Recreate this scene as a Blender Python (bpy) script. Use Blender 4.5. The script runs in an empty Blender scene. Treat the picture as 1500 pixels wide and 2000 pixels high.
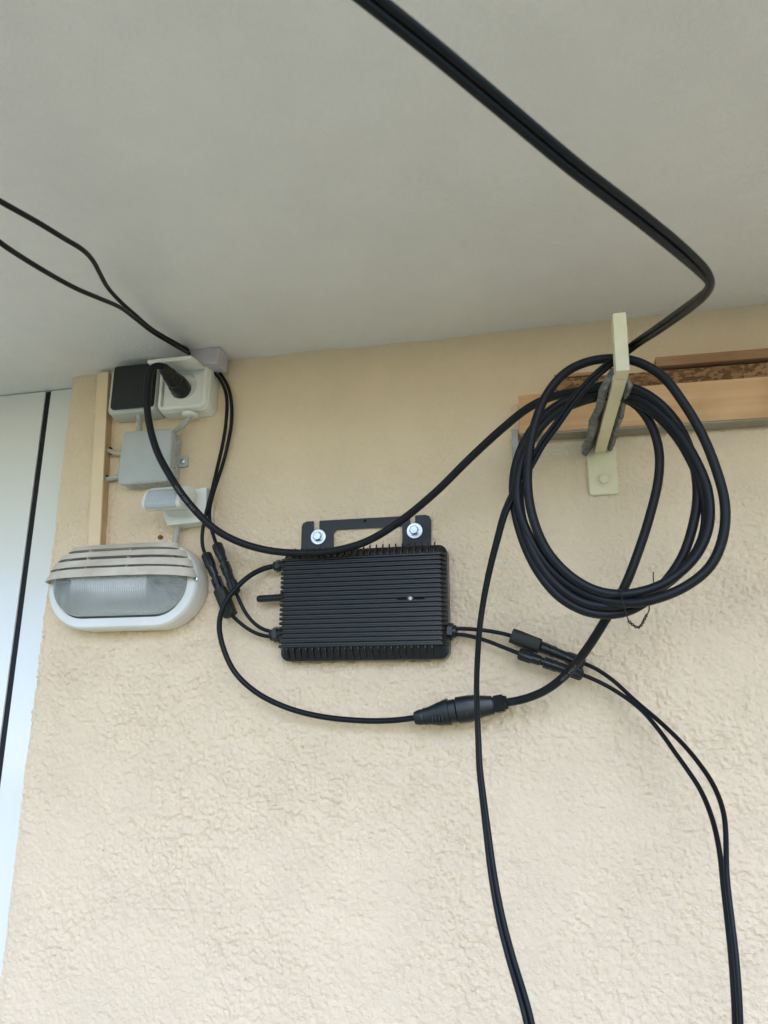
import bpy, bmesh, math, random
import numpy as np
from mathutils import Vector, Matrix

random.seed(7)
rng = np.random.default_rng(11)
R = math.radians

# ------------------------------------------------------------------ camera
FPX, PITCH, YAW, DIST, ZC = 1450.0, R(15.4), R(12.2), 1.35, 1.72
scn = bpy.context.scene
cd = bpy.data.cameras.new('camera')
cd.sensor_fit = 'VERTICAL'; cd.sensor_height = 36.0; cd.sensor_width = 27.0
cd.lens = 36.0 * FPX / 2000.0
cd.clip_start = 0.02; cd.clip_end = 2000
cd.dof.use_dof = True; cd.dof.focus_distance = 1.36; cd.dof.aperture_fstop = 9.0
cam = bpy.data.objects.new('camera', cd); scn.collection.objects.link(cam)
cam.location = (0, -DIST, ZC); cam.rotation_euler = (math.pi / 2 + PITCH, 0, YAW)
scn.camera = cam

# ------------------------------------------------------------------ world, sun, exposure
SUN_EL, SUN_AZ = R(29), R(165)         # bright overcast: a broad veiled sun in front of the house, a little to the right
w = bpy.data.worlds.new('World'); scn.world = w; w.use_nodes = True
nt = w.node_tree
sky = nt.nodes.new('ShaderNodeTexSky'); sky.sky_type = 'NISHITA'; sky.sun_disc = False
sky.sun_elevation = SUN_EL; sky.sun_rotation = SUN_AZ
sky.air_density = 1.0; sky.dust_density = 0.3; sky.ozone_density = 3.0
bg = nt.nodes['Background']; bg.inputs['Strength'].default_value = 0.15
nt.links.new(sky.outputs[0], bg.inputs[0])
sl = bpy.data.lights.new('sun', 'SUN'); sl.energy = 0.8; sl.angle = R(42); sl.color = (0.54, 0.635, 1.0)
sun = bpy.data.objects.new('sun', sl); scn.collection.objects.link(sun)
sun.rotation_euler = (-(math.pi / 2 - SUN_EL), 0, -SUN_AZ)   # azimuth 0 = +Y, clockwise seen from above
sun.location = (1, -6, 5)
vs = scn.view_settings
vs.view_transform = 'Standard'; vs.look = 'None'; vs.gamma = 1.0; vs.use_curve_mapping = False
vs.exposure = 1.28
scn.render.engine = 'CYCLES'
scn.cycles.use_denoising = True
try: scn.cycles.denoiser = 'OPENIMAGEDENOISE'
except Exception: pass
scn.cycles.max_bounces = 12; scn.cycles.diffuse_bounces = 6; scn.cycles.transmission_bounces = 8

# ------------------------------------------------------------------ from the photograph's lines: a pixel of the 1500 x 2000 frame to a point in the place
C0 = np.array([0, -DIST, ZC])
FW = np.array([-math.sin(YAW) * math.cos(PITCH), math.cos(YAW) * math.cos(PITCH), math.sin(PITCH)])
RT = np.array([math.cos(YAW), math.sin(YAW), 0.0]); UP = np.cross(RT, FW)
CEIL = 2.459
def ray(px, py): return FW + RT * (px - 750) / FPX - UP * (py - 1000) / FPX
def P(px, py, d=0.0):                   # point d metres in front of the wall
    r = ray(px, py); return C0 + r * ((-d - C0[1]) / r[1])
def PZ(px, py, z):
    r = ray(px, py); return C0 + r * ((z - C0[2]) / r[2])
def PD(px, py, dep, gap=0.006):         # point at a depth, kept below the ceiling
    r = ray(px, py); dc = (CEIL - gap - ZC) / r[2] if r[2] > 0 else 9
    return C0 + r * min(dep, dc)
def W(x, z, d=0.0): return np.array([x, -d, z])

# ------------------------------------------------------------------ materials
MATS = {}
def mat(name, base, rough=0.5, spec=0.5, metal=0.0, var=0.0, var_scale=8.0, bump=0.0, bump_scale=200.0, detail=4.0,
        specks=0.0, speck_scale=9.0, coat=0.0, trans=0.0, ior=1.45, second=None, rough_var=0.0, dist=0.001):
    m = bpy.data.materials.new(name); m.use_nodes = True
    n, l = m.node_tree.nodes, m.node_tree.links
    b = n['Principled BSDF']
    b.inputs['Base Color'].default_value = (*base, 1); b.inputs['Roughness'].default_value = rough
    b.inputs['Specular IOR Level'].default_value = spec; b.inputs['Metallic'].default_value = metal
    b.inputs['Coat Weight'].default_value = coat; b.inputs['Coat Roughness'].default_value = 0.08
    b.inputs['Transmission Weight'].default_value = trans; b.inputs['IOR'].default_value = ior
    tc = n.new('ShaderNodeTexCoord')
    col = None
    if var > 0 or second:
        t = n.new('ShaderNodeTexNoise'); t.inputs['Scale'].default_value = var_scale; t.inputs['Detail'].default_value = 6
        t.inputs['Roughness'].default_value = 0.6
        l.new(tc.outputs['Object'], t.inputs['Vector'])
        r = n.new('ShaderNodeValToRGB'); l.new(t.outputs['Fac'], r.inputs[0])
        e = r.color_ramp.elements
        e[0].position = 0.3; e[1].position = 0.7
        if second:
            e[0].color = (*base, 1); e[1].color = (*second, 1)
        else:
            e[0].color = (*[c * (1 - var) for c in base], 1); e[1].color = (*[min(1, c * (1 + var)) for c in base], 1)
        col = r.outputs[0]
    if specks > 0:
        v = n.new('ShaderNodeTexVoronoi'); v.inputs['Scale'].default_value = speck_scale
        nz = n.new('ShaderNodeTexNoise'); nz.inputs['Scale'].default_value = 90; nz.inputs['Detail'].default_value = 2
        l.new(tc.outputs['Object'], nz.inputs['Vector'])
        mxv = n.new('ShaderNodeMix'); mxv.data_type = 'RGBA'; mxv.blend_type = 'ADD'; mxv.inputs[0].default_value = 0.012
        l.new(tc.outputs['Object'], mxv.inputs[6]); l.new(nz.outputs['Color'], mxv.inputs[7])
        l.new(mxv.outputs[2], v.inputs['Vector'])
        # a speck's size comes from its cell's random colour; most cells have none
        sp = n.new('ShaderNodeSeparateColor'); l.new(v.outputs['Color'], sp.inputs[0])
        pw = n.new('ShaderNodeMath'); pw.operation = 'POWER'; l.new(sp.outputs[0], pw.inputs[0]); pw.inputs[1].default_value = 4
        sz = n.new('ShaderNodeMath'); sz.operation = 'MULTIPLY'; l.new(pw.outputs[0], sz.inputs[0]); sz.inputs[1].default_value = 0.022
        lt = n.new('ShaderNodeMath'); lt.operation = 'LESS_THAN'; l.new(v.outputs['Distance'], lt.inputs[0]); l.new(sz.outputs[0], lt.inputs[1])
        fm = n.new('ShaderNodeMath'); fm.operation = 'MULTIPLY'; l.new(lt.outputs[0], fm.inputs[0]); fm.inputs[1].default_value = specks
        mx = n.new('ShaderNodeMix'); mx.data_type = 'RGBA'
        l.new(fm.outputs[0], mx.inputs[0])
        if col: l.new(col, mx.inputs[6])
        else: mx.inputs[6].default_value = (*base, 1)
        mx.inputs[7].default_value = (0.03, 0.025, 0.02, 1)
        col = mx.outputs[2]
    if col: l.new(col, b.inputs['Base Color'])
    if rough_var > 0:
        t2 = n.new('ShaderNodeTexNoise'); t2.inputs['Scale'].default_value = 25; t2.inputs['Detail'].default_value = 5
        l.new(tc.outputs['Object'], t2.inputs['Vector'])
        mr = n.new('ShaderNodeMapRange'); mr.inputs[3].default_value = max(0.02, rough - rough_var); mr.inputs[4].default_value = rough + rough_var
        l.new(t2.outputs['Fac'], mr.inputs[0]); l.new(mr.outputs[0], b.inputs['Roughness'])
    if bump > 0:
        t3 = n.new('ShaderNodeTexNoise'); t3.inputs['Scale'].default_value = bump_scale; t3.inputs['Detail'].default_value = detail
        l.new(tc.outputs['Object'], t3.inputs['Vector'])
        bp = n.new('ShaderNodeBump'); bp.inputs['Strength'].default_value = bump; bp.inputs['Distance'].default_value = dist
        l.new(t3.outputs['Fac'], bp.inputs['Height']); l.new(bp.outputs[0], b.inputs['Normal'])
    MATS[name] = m
    return m

WALLC = (0.81, 0.637, 0.452)
M_wall = mat('wall_paint', WALLC, 0.85, 0.3, var=0.045, var_scale=7, bump=0.9, bump_scale=340, detail=4, specks=0.85, speck_scale=11, dist=0.003)
M_ceil = mat('ceiling_paint', (0.83, 0.785, 0.765), 0.9, 0.2, var=0.035, var_scale=6, bump=0.9, bump_scale=170, specks=0.9, speck_scale=6, dist=0.003)
M_door = mat('white_door_lacquer', (0.80, 0.79, 0.76), 0.16, 0.5, coat=0.4, bump=0.02, bump_scale=40, rough_var=0.05)
M_seal = mat('black_rubber_seal', (0.012, 0.012, 0.014), 0.6, 0.3)
M_cable = mat('black_rubber', (0.007, 0.008, 0.011), 0.50, 0.32, bump=0.08, bump_scale=300, rough_var=0.08, var=0.25, var_scale=40)
M_solar = mat('black_sheath', (0.006, 0.007, 0.009), 0.42, 0.26, rough_var=0.06, var=0.2, var_scale=30)
M_plast = mat('black_plastic', (0.009, 0.010, 0.012), 0.33, 0.5, rough_var=0.1, bump=0.05, bump_scale=400)
M_alu = mat('black_anodised', (0.010, 0.011, 0.014), 0.31, 0.52, rough_var=0.06, bump=0.03, bump_scale=700)
M_steelpl = mat('black_powder_coat', (0.013, 0.014, 0.017), 0.42, 0.5, bump=0.06, bump_scale=900)
M_zinc = mat('zinc_steel', (0.62, 0.63, 0.64), 0.32, 0.5, metal=1.0, var=0.12, var_scale=120, rough_var=0.1)
M_olive = mat('olive_tape', (0.014, 0.0165, 0.012), 0.5, 0.4, bump=0.3, bump_scale=350, var=0.3, var_scale=90)
M_wplast = mat('cream_white_plastic', (0.84, 0.82, 0.77), 0.42, 0.45, var=0.03, var_scale=20, rough_var=0.08)
M_lampw = mat('lamp_white_plastic', (0.76, 0.74, 0.70), 0.5, 0.4, var=0.05, var_scale=14, bump=0.05, bump_scale=300)
M_lampd = mat('dusty_louvre_plastic', (0.54, 0.46, 0.37), 0.65, 0.3, second=(0.73, 0.66, 0.57), var=0.1, var_scale=18, bump=0.1, bump_scale=260)
M_gplast = mat('grey_plastic', (0.47, 0.48, 0.47), 0.5, 0.4, var=0.04, var_scale=20, bump=0.04, bump_scale=500)
M_lgrey = mat('light_grey_plastic', (0.56, 0.57, 0.54), 0.5, 0.4, var=0.03, var_scale=20, bump=0.04, bump_scale=500)
M_dlid = mat('charcoal_lid', (0.020, 0.022, 0.024), 0.5, 0.4, bump=0.12, bump_scale=900)
M_gcable = mat('grey_sheath', (0.44, 0.43, 0.39), 0.55, 0.4, var=0.06, var_scale=30)
M_lens = mat('prism_glass', (0.93, 0.95, 0.95), 0.20, 0.6, trans=0.70, ior=1.45)
M_gask = mat('dark_gasket', (0.05, 0.055, 0.06), 0.5, 0.4)
M_reflw = mat('lamp_reflector', (0.82, 0.82, 0.80), 0.5, 0.4)
M_sens = mat('sensor_white', (0.80, 0.79, 0.75), 0.35, 0.5, var=0.03, var_scale=20)
M_wood = None
M_bracket = mat('cream_bracket_paint', (0.78, 0.69, 0.48), 0.55, 0.4, var=0.06, var_scale=22, bump=0.12, bump_scale=160, specks=0.9, speck_scale=42)
M_felt = mat('grey_foam_pad', (0.10, 0.098, 0.092), 0.95, 0.1, second=(0.33, 0.32, 0.30), var_scale=75, bump=0.8, bump_scale=160, dist=0.006)
M_foam = mat('mauve_foam', (0.55, 0.50, 0.54), 0.9, 0.2, var=0.06, var_scale=40, bump=0.3, bump_scale=300)
M_metal = mat('dull_aluminium', (0.40, 0.39, 0.36), 0.6, 0.4, metal=0.2, var=0.1, var_scale=40)
M_rust = mat('rusty_wire', (0.035, 0.024, 0.020), 0.6, 0.4, metal=0.5, var=0.4, var_scale=150)
M_hole = mat('brown_wall_plug', (0.17, 0.10, 0.055), 0.8, 0.2)
M_dark = mat('dark_void', (0.01, 0.009, 0.008), 0.9, 0.1)
M_print = mat('faded_print', (0.22, 0.22, 0.22), 0.7, 0.2)
M_led = mat('milky_led', (0.50, 0.52, 0.54), 0.3, 0.5)
M_strip = mat('painted_batten', (0.81, 0.63, 0.425), 0.8, 0.3, var=0.05, var_scale=12, bump=0.15, bump_scale=120)
M_stripw = mat('bare_batten_wood', (0.56, 0.38, 0.22), 0.75, 0.3, var=0.15, var_scale=30, bump=0.2, bump_scale=120)
M_patio = mat('patio_bounce_tint', (0.57, 0.52, 0.31), 0.9, 0.2, var=0.15, var_scale=3)  # yellowish colour picked for the tint of the light it bounces up
M_lawn = mat('lawn_green', (0.11, 0.12, 0.05), 0.95, 0.1, var=0.3, var_scale=2)

def wood_mat(name, c1, c2, sx=2.0, sz=60.0, flakes=False):
    m = bpy.data.materials.new(name); m.use_nodes = True
    n, l = m.node_tree.nodes, m.node_tree.links; b = n['Principled BSDF']
    tc = n.new('ShaderNodeTexCoord'); mp = n.new('ShaderNodeMapping')
    mp.inputs['Scale'].default_value = (sx, sz, sz) if not flakes else (60, 60, 110)
    l.new(tc.outputs['Object'], mp.inputs['Vector'])
    if flakes:
        t = n.new('ShaderNodeTexVoronoi'); t.inputs['Scale'].default_value = 2.2; l.new(mp.outputs[0], t.inputs['Vector'])
        sp = n.new('ShaderNodeSeparateColor'); l.new(t.outputs['Color'], sp.inputs[0]); fac = sp.outputs[0]; h = t.outputs['Distance']
    else:
        t = n.new('ShaderNodeTexNoise'); t.inputs['Scale'].default_value = 1.5; t.inputs['Detail'].default_value = 8
        t.inputs['Distortion'].default_value = 0.6
        l.new(mp.outputs[0], t.inputs['Vector']); fac = t.outputs['Fac']; h = t.outputs['Fac']
    r = n.new('ShaderNodeValToRGB'); e = r.color_ramp.elements
    e[0].color = (*c1, 1); e[1].color = (*c2, 1); e[0].position = 0.25; e[1].position = 0.75
    l.new(fac, r.inputs[0])
    vk = n.new('ShaderNodeTexVoronoi'); vk.inputs['Scale'].default_value = 11; mk = n.new('ShaderNodeMapping'); mk.inputs['Scale'].default_value = (.55, 1, 1.6)
    l.new(tc.outputs['Object'], mk.inputs['Vector']); l.new(mk.outputs[0], vk.inputs['Vector'])
    rk = n.new('ShaderNodeValToRGB'); rk.color_ramp.elements[0].position = 0.02; rk.color_ramp.elements[1].position = 0.10
    rk.color_ramp.elements[0].color = (0.45, 0.38, 0.32, 1); l.new(vk.outputs['Distance'], rk.inputs[0])
    n2 = n.new('ShaderNodeTexNoise'); n2.inputs['Scale'].default_value = 9; n2.inputs['Detail'].default_value = 3; l.new(tc.outputs['Object'], n2.inputs['Vector'])
    r2 = n.new('ShaderNodeValToRGB'); r2.color_ramp.elements[0].position = 0.35; r2.color_ramp.elements[1].position = 0.65; r2.color_ramp.elements[0].color = (0.78, 0.74, 0.70, 1)
    l.new(n2.outputs['Fac'], r2.inputs[0])
    m1 = n.new('ShaderNodeMix'); m1.data_type = 'RGBA'; m1.blend_type = 'MULTIPLY'; m1.inputs[0].default_value = 1
    m2 = n.new('ShaderNodeMix'); m2.data_type = 'RGBA'; m2.blend_type = 'MULTIPLY'; m2.inputs[0].default_value = 0 if flakes else 1
    l.new(r.outputs[0], m1.inputs[6]); l.new(r2.outputs[0], m1.inputs[7]); l.new(m1.outputs[2], m2.inputs[6]); l.new(rk.outputs[0], m2.inputs[7])
    l.new(m2.outputs[2], b.inputs['Base Color'])
    b.inputs['Roughness'].default_value = 0.7; b.inputs['Specular IOR Level'].default_value = 0.3
    bp = n.new('ShaderNodeBump'); bp.inputs['Strength'].default_value = 0.3 if not flakes else 0.6; bp.inputs['Distance'].default_value = 0.002
    l.new(h, bp.inputs['Height']); l.new(bp.outputs[0], b.inputs['Normal'])
    return m
M_wood = wood_mat('planed_spruce', (0.64, 0.36, 0.185), (0.76, 0.48, 0.28))
M_lath = wood_mat('brown_lath', (0.36, 0.20, 0.11), (0.48, 0.28, 0.16))
M_chip = wood_mat('chipboard', (0.17, 0.085, 0.04), (0.40, 0.22, 0.11), flakes=True)

# ------------------------------------------------------------------ object helpers
COL = scn.collection
ORG = {}
def mk_mesh(name, verts, faces, uvs=None, sharp=35.0):
    me = bpy.data.meshes.new(name)
    me.from_pydata([tuple(map(float, v)) for v in verts], [], faces)
    if uvs is not None:
        ul = me.uv_layers.new(name='UVMap')
        flat = np.array([uvs[i] for f in faces for i in f], dtype=np.float32).ravel()
        ul.data.foreach_set('uv', flat)
    me.update(); fix(me, sharp)
    return me
def fix(me, sharp=35.0):
    if sharp:
        me.polygons.foreach_set('use_smooth', [True] * len(me.polygons))
        try: me.set_sharp_from_angle(angle=R(sharp))
        except Exception: pass
def thing(name, loc, label, cat, group=None):
    o = bpy.data.objects.new(name, None); COL.objects.link(o)
    o.empty_display_size = 0.05
    o.location = tuple(map(float, loc)); ORG[o.name] = np.array(loc, float)
    o['label'] = label; o['category'] = cat
    if group: o['group'] = group
    return o
def add(name, geo, material, parent=None, sharp=35.0, origin=None):
    """geo = (verts, faces) in world metres or a bmesh in world metres; the mesh hangs under parent"""
    org = ORG[parent.name] if parent is not None else (np.array(origin, float) if origin is not None else np.zeros(3))
    if isinstance(geo, bmesh.types.BMesh):
        bmesh.ops.translate(geo, verts=geo.verts, vec=Vector(-org))
        bmesh.ops.recalc_face_normals(geo, faces=geo.faces)
        me = bpy.data.meshes.new(name); geo.to_mesh(me); geo.free(); fix(me, sharp)
    else:
        v = np.asarray(geo[0], float) - org
        me = mk_mesh(name, v, geo[1], geo[2] if len(geo) > 2 else None, sharp)
    if material: me.materials.append(material)
    o = bpy.data.objects.new(name, me); COL.objects.link(o)
    if parent is not None: o.parent = parent
    else: o.location = tuple(org)
    ORG[o.name] = org
    return o
def piece(name, me, parent, loc, rot=None):
    o = bpy.data.objects.new(name, me); COL.objects.link(o); o.parent = parent
    o.location = tuple(np.asarray(loc, float) - ORG[parent.name]); ORG[o.name] = np.asarray(loc, float)
    if rot: o.rotation_euler = rot
    return o
def tag(o, label, cat, group=None):
    o['label'] = label; o['category'] = cat
    if group: o['group'] = group
    return o
def join(*gs):
    V, F, U = [], [], []
    hasuv = all(len(g) > 2 for g in gs)
    for g in gs:
        k = len(V); V += [tuple(v) for v in g[0]]; F += [tuple(i + k for i in f) for f in g[1]]
        if hasuv: U += list(g[2])
    return (V, F, U) if hasuv else (V, F)

# ------------------------------------------------------------------ geometry helpers
def smooth_path(pts, step=0.006):
    p = np.array(pts, float)
    p = np.vstack([2 * p[0] - p[1], p, 2 * p[-1] - p[-2]])
    out = []
    for i in range(1, len(p) - 2):
        a, b, c, d = p[i - 1], p[i], p[i + 1], p[i + 2]
        t0 = 0; t1 = t0 + max(1e-6, np.linalg.norm(b - a)) ** 0.5
        t2 = t1 + max(1e-6, np.linalg.norm(c - b)) ** 0.5; t3 = t2 + max(1e-6, np.linalg.norm(d - c)) ** 0.5
        n = max(2, int(np.linalg.norm(c - b) / step))
        for t in np.linspace(t1, t2, n, endpoint=False):
            A1 = (t1 - t) / (t1 - t0) * a + (t - t0) / (t1 - t0) * b
            A2 = (t2 - t) / (t2 - t1) * b + (t - t1) / (t2 - t1) * c
            A3 = (t3 - t) / (t3 - t2) * c + (t - t2) / (t3 - t2) * d
            B1 = (t2 - t) / (t2 - t0) * A1 + (t - t0) / (t2 - t0) * A2
            B2 = (t3 - t) / (t3 - t1) * A2 + (t - t1) / (t3 - t1) * A3
            out.append((t2 - t) / (t2 - t1) * B1 + (t - t1) / (t2 - t1) * B2)
    out.append(p[-2])
    q = np.array(out)
    for _ in range(2):                     # relax the kinks that hand-picked points leave
        q[1:-1] = 0.25 * q[:-2] + 0.5 * q[1:-1] + 0.25 * q[2:]
    return q
def frames(q):
    t = np.gradient(q, axis=0); t /= np.linalg.norm(t, axis=1)[:, None] + 1e-12
    n = np.cross(t[0], [0.3, 0.2, 1.0]); n /= np.linalg.norm(n)
    N = [n]
    for i in range(1, len(q)):
        n = N[-1] - t[i] * (N[-1] @ t[i]); n /= np.linalg.norm(n) + 1e-12; N.append(n)
    N = np.array(N); B = np.cross(t, N)
    return t, N, B
def tube(q, r, n=12):
    q = np.asarray(q, float); t, N, B = frames(q)
    a = np.linspace(0, 2 * math.pi, n, endpoint=False)
    rr = np.full(len(q), r) if np.isscalar(r) else np.asarray(r)
    V = (q[:, None] + (N[:, None] * np.cos(a)[None, :, None] + B[:, None] * np.sin(a)[None, :, None]) * rr[:, None, None]).reshape(-1, 3)
    F = []
    for i in range(len(q) - 1):
        for j in range(n):
            k = (j + 1) % n
            F.append((i * n + j, i * n + k, (i + 1) * n + k, (i + 1) * n + j))
    F.append(tuple(range(n - 1, -1, -1))); F.append(tuple((len(q) - 1) * n + j for j in range(n)))
    return V.tolist(), F
def axes(p0, p1, ref=(0, 0, 1)):
    p0 = np.array(p0, float); p1 = np.array(p1, float)
    t = p1 - p0; L = np.linalg.norm(t); t /= L
    n = np.array(ref, float); n -= t * (n @ t); n /= np.linalg.norm(n)
    return t, n, np.cross(t, n), L
def lathe(p0, p1, prof, n=20, rib=None, sq=2.0, flat=1.0, ref=(0, 0, 1)):
    """rings along p0->p1; prof = [(s in metres, radius)], rib = (s0, s1, count, depth); sq superellipse power"""
    t, u, v, L = axes(p0, p1, ref); p0 = np.array(p0, float)
    V, F = [], []
    for s, r in prof:
        for j in range(n):
            a = 2 * math.pi * j / n; c, d = math.cos(a), math.sin(a)
            x = math.copysign(abs(c) ** (2 / sq), c); y = math.copysign(abs(d) ** (2 / sq), d)
            k = r
            if rib and rib[0] <= s <= rib[1] and (j % (n // rib[2]) == 0): k = r - rib[3]
            V.append(p0 + t * s + (u * x + v * y * flat) * k)
    m = len(prof)
    for i in range(m - 1):
        for j in range(n):
            k = (j + 1) % n
            F.append((i * n + j, i * n + k, (i + 1) * n + k, (i + 1) * n + j))
    F.append(tuple(range(n - 1, -1, -1))); F.append(tuple((m - 1) * n + j for j in range(n)))
    return V, F
def rr(cx, cz, w, h, r, k=6):
    """rounded rectangle, counter-clockwise, in wall coordinates (x, z)"""
    r = min(r, w / 2 - 1e-5, h / 2 - 1e-5); pts = []
    for sx, sz, a0 in ((1, -1, -90), (1, 1, 0), (-1, 1, 90), (-1, -1, 180)):
        for i in range(k + 1):
            a = R(a0 + 90 * i / k)
            pts.append((cx + sx * (w / 2 - r) + r * math.cos(a), cz + sz * (h / 2 - r) + r * math.sin(a)))
    return pts
def loft(rings, cap0=True, cap1=True):
    V, F = [], []; n = len(rings[0])
    for r in rings: V += [tuple(p) for p in r]
    for i in range(len(rings) - 1):
        for j in range(n):
            k = (j + 1) % n
            F.append((i * n + j, i * n + k, (i + 1) * n + k, (i + 1) * n + j))
    if cap0: F.append(tuple(range(n - 1, -1, -1)))
    if cap1: F.append(tuple((len(rings) - 1) * n + j for j in range(n)))
    return V, F
def shell(cx, cz, spec, k=6):
    """spec = [(d, w, h, r)] from the wall outwards"""
    return loft([[W(x, z, d) for x, z in rr(cx, cz, w, h, r, k)] for d, w, h, r in spec])
def bevel_box(c, size, bev=0.002, M=None, seg=2):
    bm = bmesh.new(); bmesh.ops.create_cube(bm, size=1.0)
    bmesh.ops.scale(bm, verts=bm.verts, vec=Vector(size))
    if bev > 0: bmesh.ops.bevel(bm, geom=list(bm.edges), offset=bev, segments=seg, affect='EDGES', profile=0.6)
    if M is not None: bmesh.ops.transform(bm, matrix=M, verts=bm.verts)
    bmesh.ops.translate(bm, verts=bm.verts, vec=Vector(tuple(map(float, c))))
    return bm
def prism(outline, d0, d1, bev=0.0):
    """outline in (x, z), extruded from d0 to d1 off the wall"""
    bm = bmesh.new()
    vs_ = [bm.verts.new(Vector(W(x, z, d0))) for x, z in outline]
    f = bm.faces.new(vs_)
    ex = bmesh.ops.extrude_face_region(bm, geom=[f])
    nv = [e for e in ex['geom'] if isinstance(e, bmesh.types.BMVert)]
    bmesh.ops.translate(bm, verts=nv, vec=Vector((0, d0 - d1, 0)))
    if bev > 0:
        es = [e for e in bm.edges if all(v in nv for v in e.verts)]
        bmesh.ops.bevel(bm, geom=es, offset=bev, segments=2, affect='EDGES', profile=0.6)
    return bm
def noise2(nx, nz, x0, x1, z0, z1, cell, seed):
    """smooth value noise sampled on a grid (metres)"""
    g = np.random.default_rng(seed)
    cx, cz = int((x1 - x0) / cell) + 4, int((z1 - z0) / cell) + 4
    T = g.random((cz, cx))
    X = np.linspace(0, (x1 - x0) / cell, nx); Z = np.linspace(0, (z1 - z0) / cell, nz)
    xi = X.astype(int); zi = Z.astype(int); fx = X - xi; fz = Z - zi
    fx = fx * fx * (3 - 2 * fx); fz = fz * fz * (3 - 2 * fz)
    a = T[zi][:, xi]; b = T[zi][:, xi + 1]; c = T[zi + 1][:, xi]; d = T[zi + 1][:, xi + 1]
    return (a * (1 - fx) + b * fx) * (1 - fz)[:, None] + (c * (1 - fx) + d * fx) * fz[:, None] - 0.5

# ================================================================== THE PLACE
# ---- ground
def sheet(name, x0, x1, y0, y1, z, m, kind='structure'):
    o = add(name, ([(x0, y0, z), (x1, y0, z), (x1, y1, z), (x0, y1, z)], [(0, 1, 2, 3)]), m, sharp=0)
    o['kind'] = kind; return o
sheet('lawn', -300, 300, -300, 300, -0.02, M_lawn)
pat = add('unseen_patio', bevel_box((0, -6.35, -0.008), (26, 13.3, 0.016), 0.003), M_patio); pat['kind'] = 'structure'  # out of view; widened and coloured to bounce light onto wall and ceiling

# ---- house wall: rough-cast render face with real relief, thick masonry behind
XL = -1.011
wall = thing('house_wall', (0, 0, 0), 'yellow rough plastered house wall carrying the black inverter', 'wall')
def wall_face(x0, x1, z0, z1, step, seed):
    nx = int((x1 - x0) / step) + 1; nz = int((z1 - z0) / step) + 1
    H = np.zeros((nz, nx))
    for cell, amp, sd in ((0.16, 0.0030, 1), (0.05, 0.0010, 2), (0.018, 0.0013, 3), (0.0095, 0.0021, 4), (0.0062, 0.0030, 5), (0.0042, 0.0030, 6)):
        H += amp * noise2(nx, nz, x0, x1, z0, z1, cell, seed + sd)
    rid = noise2(nx, nz, x0, x1, z0, z1, 0.014, seed + 9) + 0.6 * noise2(nx, nz, x0, x1, z0, z1, 0.006, seed + 10)
    H -= 0.0026 * np.maximum(0, 0.10 - np.abs(rid)) / 0.10 * (noise2(nx, nz, x0, x1, z0, z1, 0.03, seed + 12) > 0.06)
    X = np.linspace(x0, x1, nx); Z = np.linspace(z0, z1, nz)
    # the render was floated smoother towards the ceiling
    sm = np.clip((2.36 - Z) / 0.45, 0.22, 1.0)[:, None]
    blot = np.clip(0.95 + 0.9 * noise2(nx, nz, x0, x1, z0, z1, 0.12, seed + 20), 0.55, 1.3)
    H = H * sm * blot
    XX, ZZ = np.meshgrid(X, Z)
    # ragged arris at the door side
    edge = np.exp(-((XX - x0) / 0.012) ** 2)
    H -= edge * (0.004 + 0.002 * noise2(nx, nz, x0, x1, z0, z1, 0.012, seed + 30))
    XX = XX + edge * 0.002 * noise2(nx, nz, x0, x1, z0, z1, 0.02, seed + 31)
    V = np.stack([XX, -H, ZZ], -1).reshape(-1, 3)
    i = np.arange((nz - 1) * (nx - 1)); r_, c_ = i // (nx - 1), i % (nx - 1)
    a = r_ * nx + c_
    Q = np.stack([a, a + 1, a + nx + 1, a + nx], -1).astype(np.int32)
    me = bpy.data.meshes.new('render_face')
    me.vertices.add(len(V)); me.vertices.foreach_set('co', V.astype(np.float32).ravel())
    me.loops.add(Q.size); me.loops.foreach_set('vertex_index', Q.ravel())
    me.polygons.add(len(Q)); me.polygons.foreach_set('loop_start', np.arange(0, Q.size, 4, dtype=np.int32))
    me.update(calc_edges=True); me.validate()
    me.polygons.foreach_set('use_smooth', [True] * len(Q))
    me.materials.append(M_wall)
    o = bpy.data.objects.new('render_face', me); COL.objects.link(o); o.parent = wall
    return o
wall_face(XL, 0.64, 1.10, CEIL + 0.004, 0.0017, 50)
add('masonry', bevel_box(((XL + 6) / 2 + 0.002, 0.157, 1.232), (6 - XL - 0.004, 0.30, 2.464), 0.0), M_wall, wall)
add('plinth_face', bevel_box(((XL + 6) / 2, 0.001, 0.549), (6 - XL, 0.008, 1.10), 0.0), M_wall, wall)
add('side_face', bevel_box((3.321, 0.001, 1.781), (5.36, 0.008, 1.36), 0.0), M_wall, wall)
add('far_wall', bevel_box((-4.06, 0.157, 1.232), (3.9, 0.30, 2.464), 0.0), M_wall, wall)
add('unseen_upper_wall', bevel_box((0, 0.157, 4.36), (12, 0.30, 3.38), 0.0), M_wall, wall)  # out of view; added above the slab to block sun from behind

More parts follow.
